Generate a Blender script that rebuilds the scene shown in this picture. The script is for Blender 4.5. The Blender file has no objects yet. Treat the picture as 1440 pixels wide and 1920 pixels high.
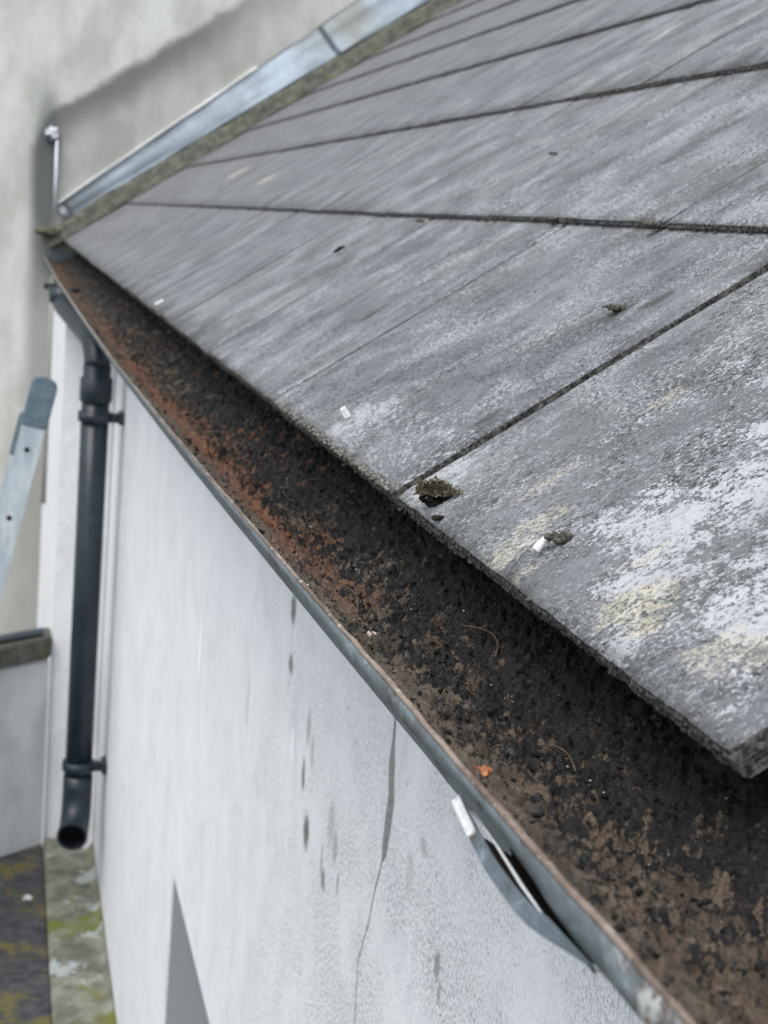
import bpy, bmesh, math, random
import numpy as np
from mathutils import Vector, Matrix, noise as mn
random.seed(7); rng = np.random.default_rng(11)
sc = bpy.context.scene
COL = sc.collection

# ------------------------------------------------------------------ camera
# world: origin on the slate eave edge, +Y runs along the eave away from the viewer,
# +X goes into the building, Z up (metres)
R = np.array([[0.96803593, 0.03423073, 0.24846466],
              [-0.23709467, -0.19822917, 0.95104748],
              [0.08180799, -0.97955778, -0.18377704]])
CAM = (-0.20722403, -0.77585583, 0.13930803)
PITCH = 0.6131577
CP, SP = math.cos(PITCH), math.sin(PITCH)
cd = bpy.data.cameras.new('camera'); cam = bpy.data.objects.new('camera', cd); COL.objects.link(cam)
cam.matrix_world = Matrix(((R[0, 0], -R[0, 1], -R[0, 2], CAM[0]), (R[1, 0], -R[1, 1], -R[1, 2], CAM[1]),
                           (R[2, 0], -R[2, 1], -R[2, 2], CAM[2]), (0, 0, 0, 1)))
cd.sensor_fit = 'HORIZONTAL'; cd.sensor_width = 36; cd.lens = 36 * 2820.26 / 1440
cd.clip_start = .02; cd.clip_end = 500
cd.dof.use_dof = True; cd.dof.focus_distance = .68; cd.dof.aperture_fstop = 30
sc.camera = cam

# ------------------------------------------------------------------ world, sun, exposure
SUN_EL, SUN_AZ = math.radians(58), math.radians(225)       # azimuth from +Y clockwise: behind the viewer, left
w = bpy.data.worlds.new('World'); sc.world = w; w.use_nodes = True
wn = w.node_tree; bg = wn.nodes['Background']
sky = wn.nodes.new('ShaderNodeTexSky'); sky.sky_type = 'NISHITA'; sky.sun_disc = False
sky.sun_elevation = SUN_EL; sky.sun_rotation = SUN_AZ; sky.dust_density = 4; sky.air_density = 1.0; sky.ozone_density = 1.0
cl = wn.nodes.new('ShaderNodeMix'); cl.data_type = 'RGBA'
cl.inputs[0].default_value = .72                          # a closed layer of white cloud over the sky
cl.inputs[7].default_value = (8.2, 8.7, 9.3, 1)
wn.links.new(sky.outputs[0], cl.inputs[6]); wn.links.new(cl.outputs[2], bg.inputs[0])
bg.inputs[1].default_value = .10
sd = bpy.data.lights.new('sun', 'SUN'); sd.energy = 1.0; sd.angle = math.radians(35); sd.color = (1, .97, .93)
sun = bpy.data.objects.new('sun', sd); COL.objects.link(sun)
sv = Vector((math.sin(SUN_AZ) * math.cos(SUN_EL), math.cos(SUN_AZ) * math.cos(SUN_EL), math.sin(SUN_EL)))
sun.rotation_euler = sv.to_track_quat('Z', 'Y').to_euler(); sun.location = sv * 20
sc.view_settings.view_transform = 'Standard'; sc.view_settings.look = 'None'
sc.view_settings.gamma = 1; sc.view_settings.use_curve_mapping = False
sc.view_settings.exposure = 1.0

# ------------------------------------------------------------------ object helpers
def empty(name, loc=(0, 0, 0)):
    o = bpy.data.objects.new(name, None); o.location = loc; COL.objects.link(o); return o
def tag(o, label=None, cat=None, group=None, kind=None):
    if label: o['label'] = label
    if cat: o['category'] = cat
    if group: o['group'] = group
    if kind: o['kind'] = kind
    return o
def mesh(name, V, F, mat=None, smooth=False):
    me = bpy.data.meshes.new(name); me.from_pydata([tuple(map(float, v)) for v in V], [], [tuple(map(int, f)) for f in F]); me.update()
    if mat: me.materials.append(mat)
    if smooth: me.polygons.foreach_set('use_smooth', [True] * len(me.polygons))
    return me
def obj(name, me, parent=None, loc=None):
    o = bpy.data.objects.new(name, me); COL.objects.link(o)
    if parent is not None:
        o.parent = parent
        o.matrix_parent_inverse = WM(parent).inverted()
    if loc is not None: o.location = loc
    return o
def WM(o):
    m = Matrix.Translation(o.location) @ o.rotation_euler.to_matrix().to_4x4()
    if o.parent: m = WM(o.parent) @ o.matrix_parent_inverse @ m
    return m
def box(V, F, x0, x1, y0, y1, z0, z1):
    b = len(V)
    V += [(x0, y0, z0), (x1, y0, z0), (x1, y1, z0), (x0, y1, z0), (x0, y0, z1), (x1, y0, z1), (x1, y1, z1), (x0, y1, z1)]
    F += [(b, b + 3, b + 2, b + 1), (b + 4, b + 5, b + 6, b + 7), (b, b + 1, b + 5, b + 4), (b + 1, b + 2, b + 6, b + 5), (b + 2, b + 3, b + 7, b + 6), (b + 3, b, b + 4, b + 7)]
def bevel_box(name, dims, mat, parent=None, bev=.004, seg=2):
    V, F = [], []; box(V, F, *dims)
    me = mesh(name, V, F, mat); bm = bmesh.new(); bm.from_mesh(me)
    bmesh.ops.bevel(bm, geom=bm.edges[:], offset=bev, segments=seg, affect='EDGES', profile=.5)
    bm.to_mesh(me); bm.free()
    return obj(name, me, parent)
def tube(path, rad, n=24, cap0=True, cap1=True, inner=None):
    """swept tube along a list of points; rad scalar or per point"""
    P = [Vector(p) for p in path]; V, F = [], []
    if not hasattr(rad, '__len__'): rad = [rad] * len(P)
    t0 = (P[1] - P[0]).normalized(); up = Vector((0, 0, 1)) if abs(t0.z) < .9 else Vector((1, 0, 0))
    a = t0.cross(up).normalized()
    for i, p in enumerate(P):
        t = (P[min(i + 1, len(P) - 1)] - P[max(i - 1, 0)]).normalized()
        a = (a - t * a.dot(t)).normalized(); b = t.cross(a)
        for k in range(n):
            th = 2 * math.pi * k / n; V.append(p + (a * math.cos(th) + b * math.sin(th)) * rad[i])
    for i in range(len(P) - 1):
        for k in range(n):
            F.append((i * n + k, i * n + (k + 1) % n, (i + 1) * n + (k + 1) % n, (i + 1) * n + k))
    if cap0: F.append(tuple(range(n - 1, -1, -1)))
    if cap1: F.append(tuple(range((len(P) - 1) * n, len(P) * n)))
    return V, F
def vnoise(x, y, seed=0):
    """numpy gradient-free lattice noise, smooth, -1..1"""
    xi = np.floor(x).astype(np.int64); yi = np.floor(y).astype(np.int64); xf = x - xi; yf = y - yi
    def h(a, b):
        n = (a * 374761393 + b * 668265263 + seed * 982451653) & 0xffffffff
        n = ((n ^ (n >> 13)) * 1274126177) & 0xffffffff
        return ((n ^ (n >> 16)) & 0xffff) / 32767.5 - 1
    u = xf * xf * (3 - 2 * xf); v = yf * yf * (3 - 2 * yf)
    return (h(xi, yi) * (1 - u) + h(xi + 1, yi) * u) * (1 - v) + (h(xi, yi + 1) * (1 - u) + h(xi + 1, yi + 1) * u) * v
def fbm(x, y, sc_, oct=4, seed=0, gain=.5):
    s = 0; a = 1; t = 0
    for o in range(oct):
        s = s + a * vnoise(x * sc_ + 17.3 * o, y * sc_ - 9.1 * o, seed + o); t += a; a *= gain; sc_ *= 2.07
    return s / t
def sstep(x, a, b):
    t = np.clip((x - a) / (b - a), 0, 1); return t * t * (3 - 2 * t)

# ------------------------------------------------------------------ node helpers
class NT:
    def __init__(s, name, rough=.8, metal=0., spec=.3):
        s.m = bpy.data.materials.new(name); s.m.use_nodes = True; s.t = s.m.node_tree
        s.b = s.t.nodes['Principled BSDF']; s.b.inputs['Roughness'].default_value = rough
        s.b.inputs['Metallic'].default_value = metal; s.b.inputs['Specular IOR Level'].default_value = spec
    def n(s, typ, **kw):
        nd = s.t.nodes.new(typ)
        for k, v in kw.items(): setattr(nd, k, v)
        return nd
    def put(s, sock, v):
        if isinstance(v, bpy.types.NodeSocket): s.t.links.new(v, sock)
        elif isinstance(v, (tuple, list)): sock.default_value = tuple(v) + ((1,) if len(v) == 3 and len(sock.default_value) == 4 else ())
        else: sock.default_value = v
    def math(s, op, a, b=0., c=0., clamp=False):
        nd = s.n('ShaderNodeMath', operation=op, use_clamp=clamp); s.put(nd.inputs[0], a); s.put(nd.inputs[1], b); s.put(nd.inputs[2], c); return nd.outputs[0]
    def pos(s): return s.n('ShaderNodeNewGeometry').outputs['Position']
    def roofpos(s):
        nd = s.n('ShaderNodeVectorRotate', rotation_type='Y_AXIS'); s.put(nd.inputs['Vector'], s.pos()); s.put(nd.inputs['Angle'], PITCH); return nd.outputs[0]
    def scale(s, v, k):
        nd = s.n('ShaderNodeVectorMath', operation='MULTIPLY'); s.put(nd.inputs[0], v); s.put(nd.inputs[1], k); return nd.outputs[0]
    def vadd(s, v, k):
        nd = s.n('ShaderNodeVectorMath', operation='ADD'); s.put(nd.inputs[0], v); s.put(nd.inputs[1], k); return nd.outputs[0]
    def xyz(s, v):
        nd = s.n('ShaderNodeSeparateXYZ'); s.put(nd.inputs[0], v); return nd.outputs
    def comb(s, x, y, z):
        nd = s.n('ShaderNodeCombineXYZ'); s.put(nd.inputs[0], x); s.put(nd.inputs[1], y); s.put(nd.inputs[2], z); return nd.outputs[0]
    def noise(s, v, sc_, det=4, rough=.6, dist=0., w=None):
        nd = s.n('ShaderNodeTexNoise'); s.put(nd.inputs['Vector'], v); s.put(nd.inputs['Scale'], sc_)
        s.put(nd.inputs['Detail'], det); s.put(nd.inputs['Roughness'], rough); s.put(nd.inputs['Distortion'], dist); return nd.outputs[0]
    def voro(s, v, sc_, rnd=1., out='Distance'):
        nd = s.n('ShaderNodeTexVoronoi'); s.put(nd.inputs['Vector'], v); s.put(nd.inputs['Scale'], sc_); s.put(nd.inputs['Randomness'], rnd); return nd.outputs[out]
    def ramp(s, v, a, b, lo=0., hi=1., smooth=True):
        nd = s.n('ShaderNodeMapRange', interpolation_type='SMOOTHSTEP' if smooth else 'LINEAR', clamp=True)
        s.put(nd.inputs[0], v); s.put(nd.inputs[1], a); s.put(nd.inputs[2], b); s.put(nd.inputs[3], lo); s.put(nd.inputs[4], hi); return nd.outputs[0]
    def mix(s, f, a, b, typ='MIX'):
        nd = s.n('ShaderNodeMix', data_type='RGBA', blend_type=typ); s.put(nd.inputs[0], f); s.put(nd.inputs[6], a); s.put(nd.inputs[7], b); return nd.outputs[2]
    def attr(s, name): return s.n('ShaderNodeAttribute', attribute_name=name).outputs['Fac']
    def rand(s): return s.n('ShaderNodeObjectInfo').outputs['Random']
    def bump(s, h, strength=.5, dist=.001):
        nd = s.n('ShaderNodeBump'); s.put(nd.inputs['Height'], h); s.put(nd.inputs['Strength'], strength); s.put(nd.inputs['Distance'], dist)
        s.t.links.new(nd.outputs[0], s.b.inputs['Normal'])
    def ell(s, x, y, cx, cy, rx, ry, wob=0., soft=.35):
        """blot centred cx,cy in metres; wob adds a ragged edge"""
        dx = s.math('DIVIDE', s.math('SUBTRACT', x, cx), rx); dy = s.math('DIVIDE', s.math('SUBTRACT', y, cy), ry)
        d = s.math('SQRT', s.math('ADD', s.math('MULTIPLY', dx, dx), s.math('MULTIPLY', dy, dy)))
        if not isinstance(wob, float): d = s.math('ADD', d, wob)
        return s.ramp(d, 1 + soft, 1 - soft)
    def curve(s, x, pts, x0, x1, y0, y1):
        """piecewise curve y(x) on real values"""
        nd = s.n('ShaderNodeFloatCurve'); c = nd.mapping.curves[0]
        P = sorted([((a - x0) / (x1 - x0), (b - y0) / (y1 - y0)) for a, b in pts])
        c.points[0].location = P[0]; c.points[1].location = P[-1]
        for q in P[1:-1]: c.points.new(*q)
        for q in c.points: q.handle_type = 'VECTOR'
        nd.mapping.update()
        s.put(nd.inputs['Value'], s.ramp(x, x0, x1, smooth=False)); return s.math('MULTIPLY_ADD', nd.outputs[0], y1 - y0, y0)
    def done(s, color, rough=None):
        s.put(s.b.inputs['Base Color'], color)
        if rough is not None: s.put(s.b.inputs['Roughness'], rough)
        return s.m

# ------------------------------------------------------------------ materials
def mat_slate():
    m = NT('weathered_fibre_cement', .8, 0, .18); p = m.roofpos(); c = m.xyz(p); s_, v = c[0], c[1]
    st = m.scale(p, (1, 1.3, 1))
    off = m.n('ShaderNodeVectorMath', operation='ADD'); m.put(off.inputs[0], st); m.put(off.inputs[1], m.comb(m.math('MULTIPLY', m.rand(), 3.), 0., 0.)); st = off.outputs[0]
    big = m.noise(st, 3.2, 5, .62); streak = m.noise(m.scale(p, (4, 9, 1)), 1.9, 7, .75, .3)
    mid = m.noise(p, 70, 6, .75); fine = m.noise(p, 380, 4, .78)
    grain = m.noise(p, 1500, 2, .8); salt = m.noise(p, 400, 4, .88); pep = m.noise(m.vadd(p, (3.1, 7.7, 2.)), 330, 4, .88)
    base = m.mix(m.ramp(streak, .34, .7), (.090, .092, .098), (.188, .193, .201))
    base = m.mix(m.ramp(mid, .35, .68, 0, .5), base, (.172, .176, .187))
    base = m.mix(m.ramp(m.rand(), 0, 1, 0, .32, False), base, (.115, .12, .138))
    base = m.mix(m.ramp(m.noise(p, 6.5, 5, .65), .52, .68, 0, .5), base, (.135, .14, .115))     # faint algae
    # pale lichen film
    near = m.ramp(v, .55, -.1)
    filmz = m.math('ADD', m.math('MULTIPLY', big, .75), m.math('MULTIPLY', near, .06))
    # large lichen sheet on the nearest slate, with a curved upper rim
    rim = m.curve(s_, [(-.05, -.36), (.0, -.26), (.03, -.205), (.058, -.176), (.10, -.186), (.137, -.19), (.3, -.21)], -.05, .3, -.5, 0)
    wob = m.math('MULTIPLY', m.math('SUBTRACT', m.noise(p, 45, 6, .75), .5), .075)
    sheet = m.ramp(m.math('ADD', m.math('SUBTRACT', rim, v), wob), -.008, .035)
    sheet = m.math('MULTIPLY', sheet, m.ramp(m.math('ADD', m.math('SUBTRACT', v, m.curve(s_, [(-.05, -.25), (0, -.27), (.03, -.32), (.05, -.36), (.1, -.42), (.3, -.5)], -.05, .3, -.6, 0)), m.math('MULTIPLY', wob, 1.5)), -.03, .03))
    sheet = m.math('MULTIPLY', sheet, m.ramp(s_, .004, .03, .35, 1))
    dens = m.math('ADD', m.ramp(filmz, .40, .58, .0, .5), m.math('MULTIPLY', sheet, .44))
    dens = m.math('ADD', dens, m.math('MULTIPLY', m.ell(s_, v, .02, .10, .05, .16), .55), clamp=True)
    dens = m.math('ADD', dens, m.math('MULTIPLY', m.ramp(v, .05, -.34, 0, .72), m.ramp(m.noise(p, 22, 4, .65), .32, .62)), clamp=True)
    cell = m.math('ADD', m.math('MULTIPLY', mid, .3), m.math('ADD', m.math('MULTIPLY', fine, .35), m.math('MULTIPLY', salt, .35)))
    lich = m.ramp(m.math('SUBTRACT', cell, m.ramp(dens, 0, 1, .60, .42, False)), -.008, .028)
    lich = m.math('MULTIPLY', lich, m.ramp(dens, 0., .35, .25, .9))
    col = m.mix(lich, base, m.mix(sheet, (.40, .41, .425), (.45, .46, .475)))
    zone = m.ramp(m.noise(p, 12, 5, .7, .3), .40, .60); zone2 = m.ramp(m.noise(m.vadd(p, (5., 1., 9.)), 15, 5, .7), .42, .58)
    nr = m.ramp(v, 2.2, .4, .35, 1)
    col = m.mix(m.math('MULTIPLY', m.ramp(m.math('ADD', salt, m.math('MULTIPLY_ADD', zone, .06, -.03)), .515, .58), m.math('MULTIPLY', nr, m.math('MULTIPLY_ADD', zone, .45, .45))), col, (.46, .475, .50))
    col = m.mix(m.math('MULTIPLY', m.ramp(m.math('ADD', pep, m.math('MULTIPLY_ADD', zone2, .06, -.03)), .53, .585), m.math('MULTIPLY', nr, m.math('MULTIPLY_ADD', zone2, .45, .5))), col, (.04, .042, .046))
    # long light run-off streaks
    run = m.ramp(m.noise(m.scale(p, (3.5, 14, 1)), 1.4, 7, .75, .4), .57, .70, 0, .4); col = m.mix(run, col, (.42, .42, .43))
    sm = m.ramp(m.noise(m.scale(p, (2.2, 4, 1)), 3.6, 8, .75, .5), .44, .62); col = m.mix(m.math('MULTIPLY', sm, .36), col, (.27, .278, .29))
    sd_ = m.ramp(m.noise(m.vadd(m.scale(p, (2.4, 4.5, 1)), (4., 4., 0.)), 3.4, 8, .75, .5), .48, .66); col = m.mix(m.math('MULTIPLY', sd_, .55), col, (.078, .08, .088))
    # dark pits
    pit = m.ramp(m.noise(p, 260, 2, .6), .64, .70, 0, .8); pit = m.math('MULTIPLY', pit, m.ramp(v, 1.6, .3, .15, 1))
    col = m.mix(pit, col, (.035, .037, .04))
    # cream lichen roundels (s, y, r_s, r_y)
    wb = m.math('ADD', m.math('MULTIPLY', m.math('SUBTRACT', m.noise(p, 130, 4, .8), .5), 3.0), m.math('MULTIPLY', m.math('SUBTRACT', m.noise(p, 35, 2, .6), .5), 2.2))
    cr = None
    for a, b, ra, rb in [(.012, -.168, .016, .010), (.033, -.156, .011, .009), (.022, -.284, .014, .014), (.0185, -.302, .007, .006),
                         (.122, -.104, .012, .007), (.030, -.352, .013, .016), (.044, -.252, .011, .005), (.045, -.362, .012, .010), (.007, -.198, .006, .005),
                         (.444, 3.2, .030, .075), (.392, 2.48, .028, .04), (.73, 1.09, .022, .014), (.44, .84, .010, .007), (.057, -.116, .016, .004)]:
        e = m.ell(s_, v, a, b, ra, rb, wb, .22); cr = e if cr is None else m.math('MAXIMUM', cr, e)
    cr = m.math('MULTIPLY', cr, m.math('MULTIPLY', m.ramp(salt, .44, .53, .12, .85), m.ramp(pep, .58, .53, .15, 1)))
    col = m.mix(cr, col, m.mix(m.ramp(m.noise(p, 9), .4, .6), (.47, .43, .345), (.46, .445, .40)))
    # grime towards the exposed tail edge
    eg = m.ramp(s_, .0, .012, .55, 0); col = m.mix(m.math('MULTIPLY', eg, m.ramp(mid, .4, .62)), col, (.06, .065, .055))
    mk = None
    for a, b, ra, rb in [(.183, .082, .012, .009), (.119, .5, .012, .01), (.2, .06, .01, .006), (.24, .0, .02, .008), (.07, .03, .01, .005)]:
        e = m.ell(s_, v, a, b, ra, rb, wb, .3); mk = e if mk is None else m.math('MAXIMUM', mk, e)
    col = m.mix(m.math('MULTIPLY', mk, .75), col, (.05, .052, .045))
    # broken sides of the slate are dirty: read from the mesh
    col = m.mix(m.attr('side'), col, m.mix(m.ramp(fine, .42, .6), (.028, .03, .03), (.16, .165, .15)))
    h = m.math('ADD', m.math('MULTIPLY', fine, .7), m.math('ADD', m.math('MULTIPLY', grain, .3), m.math('MULTIPLY', lich, .35)))
    m.bump(h, .9, .0016)
    return m.done(col, m.ramp(mid, .3, .7, .72, .92))
def mat_wall():
    m = NT('painted_render', .85, 0, .25); p = m.pos(); c = m.xyz(p); y, z = c[1], c[2]
    vert = m.noise(m.scale(p, (2.2, 2.2, 1.9)), 1.8, 8, .75, .6)
    col = m.mix(m.ramp(vert, .35, .7), (.72, .735, .75), (.80, .81, .825))
    col = m.mix(m.ramp(m.noise(m.scale(p, (4, 4, 3)), 2.2, 9, .8, .6), .47, .62, 0, .42), col, (.55, .575, .60))
    near = m.ramp(y, 1.9, -.1)
    q = m.scale(p, (1, 1, .75))
    thr = m.ramp(near, 0, 1, .60, .525, False)
    sp = m.ramp(m.math('SUBTRACT', m.noise(q, 360, 4, .88), thr), 0, .016)
    patch = m.ramp(m.noise(p, 7, 4, .6), .36, .6, .25, 1.)
    lowm = m.ramp(z, -.28, -.42, .55, 1)
    sp = m.math('MULTIPLY', m.math('MULTIPLY', sp, patch), m.math('MULTIPLY', m.ramp(near, .03, .7, 0, .95), lowm))
    col = m.mix(sp, col, (.055, .06, .065))
    sp2 = m.math('MULTIPLY', m.ramp(m.noise(q, 95, 4, .8), .64, .69), m.ramp(near, .1, .8, 0, .7)); col = m.mix(sp2, col, (.13, .14, .14))
    wb = m.math('MULTIPLY', m.math('SUBTRACT', m.noise(m.scale(p, (1, 1, .7)), 120, 5, .85), .5), 2.4)
    mk = None
    for a, b, ra, rb, k in [(.744, -.263, .013, .020, .85), (.742, -.295, .003, .02, .25), (.737, -.322, .012, .013, .8), (.742, -.345, .003, .015, .35), (.634, -.405, .008, .020, .8), (.60, -.452, .013, .020, .9),
                            (.512, -.463, .009, .012, .7), (.625, -.352, .009, .022, .45), (.60, -.37, .006, .02, .35), (.475, -.415, .009, .02, .4), (.497, -.40, .012, .025, .3), (.455, -.44, .004, .012, .5),
                            (.206, -.297, .009, .008, .35), (.987, -.445, .006, .05, .35), (.15, -.36, .006, .012, .6), (.14, -.375, .004, .010, .5), (.235, -.33, .012, .02, .2), (.525, -.45, .004, .02, .5)]:
        e = m.math('MULTIPLY', m.ell(y, z, a, b, ra * 1.0, rb * .8, wb, .4), k); mk = e if mk is None else m.math('MAXIMUM', mk, e)
    col = m.mix(mk, col, (.085, .09, .075))
    for a, b, ra, rb in [(1.446, -.508, .012, .05), (.70, -.40, .004, .022)]: col = m.mix(m.ell(y, z, a, b, ra, rb, 0., .5), col, (.9, .9, .9))
    # crack and the seepage stain that widens it
    zc = m.math('ADD', z, m.math('MULTIPLY', m.math('SUBTRACT', m.noise(p, 60, 3), .5), .006))
    yc = m.curve(zc, [(-.62, .35), (-.521, .3553), (-.4675, .362), (-.4275, .3425), (-.42, .338), (-.394, .331), (-.348, .3105), (-.2987, .303), (-.28, .309), (-.243, .3113), (-.2, .311)], -.62, -.2, .28, .38)
    col = m.mix(m.ramp(m.noise(p, 90, 5, .8), .5, .66, 0, .28), col, (.50, .51, .52))
    wd = m.curve(z, [(-.62, .0009), (-.39, .0011), (-.356, .0013), (-.346, .0080), (-.32, .0095), (-.295, .0090), (-.275, .0095), (-.26, .006), (-.243, .0022), (-.2, .002)], -.62, -.2, 0, .01)
    d = m.math('ABSOLUTE', m.math('SUBTRACT', m.math('ADD', y, m.math('MULTIPLY', m.math('SUBTRACT', m.noise(p, 220, 3), .5), .004)), yc))
    cs = m.ramp(m.math('SUBTRACT', d, wd), .0009, -.0006)
    core = m.ramp(wd, .0015, .005, 1, .72); col = m.mix(m.math('MULTIPLY', cs, m.math('MULTIPLY', core, m.ramp(m.noise(p, 180, 3), .3, .55, .75, 1))), col, (.06, .063, .055))
    inside = m.ramp(c[0], .1005, .104); col = m.mix(inside, col, (.36, .375, .385))  # shade of the window reveal put into the wall colour
    groove = m.math('MULTIPLY', m.ramp(d, .0012, .0), -1.5)
    m.bump(m.math('ADD', m.math('ADD', m.noise(q, 260, 3, .7), m.math('MULTIPLY', sp, -.4)), groove), .6, .0012)
    return m.done(col)
def mat_farwall():
    m = NT('old_lime_render', .9, 0, .2); p = m.pos(); c = m.xyz(p); x, z = c[0], c[2]
    col = m.mix(m.ramp(m.noise(m.scale(p, (1.6, 1, .8)), 3, 5, .6), .35, .68), (.42, .425, .385), (.62, .62, .60))
    col = m.mix(m.ramp(m.noise(m.scale(p, (9, 1, .9)), 2.2, 4, .6), .52, .78, 0, .4), col, (.36, .37, .33))
    wb = m.math('MULTIPLY', m.math('SUBTRACT', m.noise(p, 6, 4, .6), .5), .10)
    # rain-washed dirty band that follows the roof slope above the flashing
    line = m.curve(x, [(-.4, .35), (-.12, .36), (-.06, .47), (.278, .712), (.595, .925), (1.4, 1.50)], -.4, 1.4, -.2, 1.7)
    over = m.math('ADD', m.math('SUBTRACT', line, z), wb)
    edge = m.math('MULTIPLY', m.ramp(over, -.03, .02), m.ramp(over, .20, .03, .42, 1)); lft = m.ramp(m.math('ADD', x, m.math('MULTIPLY', wb, .5)), -.17, -.09)
    edge = m.math('MULTIPLY', edge, lft)
    fade = m.ramp(x, .3, .9, 1, .5)
    col = m.mix(m.math('MULTIPLY', edge, m.math('MULTIPLY', fade, .88)), col, (.125, .118, .108))
    vs = m.math('MULTIPLY', m.ell(x, z, -.072, .20, .050, .30, m.math('MULTIPLY', wb, 3.), .5), .95); col = m.mix(vs, col, (.085, .095, .10))
    vs2 = m.math('MULTIPLY', m.ell(x, z, -.07, -.2, .05, .5, m.math('MULTIPLY', wb, 3.), .6), .45); col = m.mix(vs2, col, (.17, .18, .16))
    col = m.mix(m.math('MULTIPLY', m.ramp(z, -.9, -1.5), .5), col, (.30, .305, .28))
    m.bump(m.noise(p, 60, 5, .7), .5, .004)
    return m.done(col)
def mat_zinc(name, tint=(.50, .56, .63), dirt=(.22, .20, .17), met=.55, rough=.42, amt=.5, rust=0.):
    m = NT(name, rough, met, .5); p = m.pos()
    n1 = m.noise(m.scale(p, (1, .6, 1)), 75, 6, .8, .6); n2 = m.noise(p, 9, 4, .6)
    col = m.mix(m.ramp(n1, .35, .7), tuple(a * .6 for a in tint), tint)
    col = m.mix(m.ramp(n1, .58, .74, 0, .55), col, tuple(min(.8, a * 2.2) for a in tint))
    col = m.mix(m.math('MULTIPLY', m.ramp(m.noise(m.scale(p, (1, .6, 1)), 30, 5, .75), .52, .68), amt), col, dirt)
    col = m.mix(m.math('MULTIPLY', m.ramp(m.noise(p, 80, 3, .7), .6, .7), amt), col, (.05, .05, .05))
    wr = m.math('MULTIPLY', m.ramp(m.xyz(p)[1], -.478, -.505), m.ramp(m.noise(p, 55, 5, .8), .44, .54)); col = m.mix(m.math('MULTIPLY', wr, .8), col, m.mix(m.ramp(m.noise(p, 130, 4, .8), .45, .55), (.12, .07, .05), (.62, .62, .60)))
    if rust: col = m.mix(m.math('MULTIPLY', m.ramp(n2, .45, .65), rust), col, (.28, .14, .08))
    m.bump(m.noise(p, 55, 4, .6), .25, .002)
    m.put(m.b.inputs['Metallic'], m.ramp(n1, .4, .7, met, met * .6))
    return m.done(col, m.ramp(n1, .3, .7, rough, rough + .25))
def mat_lip():
    m = NT('tarnished_gutter_lip', .55, .25, .4); p = m.pos(); n = m.noise(m.scale(p, (1, .35, 1)), 50, 5, .75); col = m.mix(m.ramp(n, .35, .65), (.12, .085, .065), (.28, .225, .185)); col = m.mix(m.ramp(m.noise(p, 120, 4, .8), .5, .68, 0, .7), col, (.07, .05, .04)); col = m.mix(m.ramp(m.noise(p, 210, 2), .62, .7, 0, .7), col, (.50, .47, .43))
    col = m.mix(m.ramp(m.xyz(p)[1], .9, 2.6, 0, .6), col, (.55, .50, .44))
    m.bump(n, .3, .001); return m.done(col)
def mat_debris():
    m = NT('gutter_sludge', .62, 0, .4); p = m.pos(); c = m.xyz(p)
    n = m.noise(m.scale(p, (1, .7, 1)), 60, 5, .7); f = m.noise(p, 420, 3, .75); b = m.noise(m.scale(p, (1, .45, 1)), 11, 4, .6)
    mud = m.mix(m.ramp(n, .35, .66), (.060, .044, .032), (.152, .117, .083))
    mud = m.mix(m.math('MULTIPLY', m.ramp(b, .48, .62), .7), mud, (.165, .132, .098)); mud = m.mix(m.math('MULTIPLY', m.ramp(m.noise(p, 600, 3, .8), .5, .6), .6), mud, (.035, .027, .022))
    rust = m.math('MULTIPLY', m.attr('rust'), m.ramp(n, .3, .6, .45, 1)); mud = m.mix(rust, mud, m.mix(m.ramp(f, .35, .65), (.105, .045, .022), (.225, .098, .046)))
    mud = m.mix(m.ramp(f, .62, .72, 0, .6), mud, (.035, .028, .024))
    moss = m.mix(m.ramp(f, .38, .68), (.003, .003, .0033), (.024, .022, .021)); moss = m.mix(m.ramp(n, .54, .72, 0, .7), moss, (.030, .022, .017))
    moss = m.mix(m.ramp(m.noise(p, 25, 4), .60, .72, 0, .4), moss, (.028, .030, .018))
    g1 = m.noise(p, 190, 5, .78); g2 = m.noise(m.vadd(p, (2., 5., 1.)), 70, 4, .7)
    k = m.ramp(m.math('ADD', m.attr('moss'), m.math('ADD', m.math('MULTIPLY', m.math('SUBTRACT', g1, .5), 2.6), m.math('MULTIPLY', m.math('SUBTRACT', g2, .5), 1.5))), .50, .62)
    col = m.mix(k, mud, moss)
    col = m.mix(m.ramp(m.noise(p, 700, 1), .80, .83, 0, .8), col, (.45, .43, .38))
    m.bump(m.math('ADD', g1, m.math('MULTIPLY', f, .8)), 1., .003)
    return m.done(col, m.ramp(k, 0, 1, .42, .8))
def mat_plain(name, c1, c2, sc_=40, rough=.8, spec=.3, met=0., bump=.3, bd=.001, stretch=(1, 1, 1), c3=None, t3=(.6, .7)):
    m = NT(name, rough, met, spec); p = m.scale(m.pos(), stretch); n = m.noise(p, sc_, 5, .68)
    col = m.mix(m.ramp(n, .33, .68), c1, c2)
    if c3: col = m.mix(m.ramp(m.noise(p, sc_ * .37, 4, .65), t3[0], t3[1]), col, c3)
    if bump: m.bump(m.noise(p, sc_ * 3, 3, .7), bump, bd)
    return m.done(col)
def mat_crust(*a, **k):
    mt = mat_plain(*a, **k); m = NT.__new__(NT); m.m = mt; m.t = mt.node_tree; m.b = m.t.nodes['Principled BSDF']
    old = m.b.inputs['Base Color'].links[0].from_socket; p = m.pos()
    m.put(m.b.inputs['Base Color'], m.mix(m.ramp(m.noise(m.vadd(p, (3., 1., 0.)), 9, 5, .7), .57, .63, 0, .7), old, (.38, .42, .43))); return mt
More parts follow.
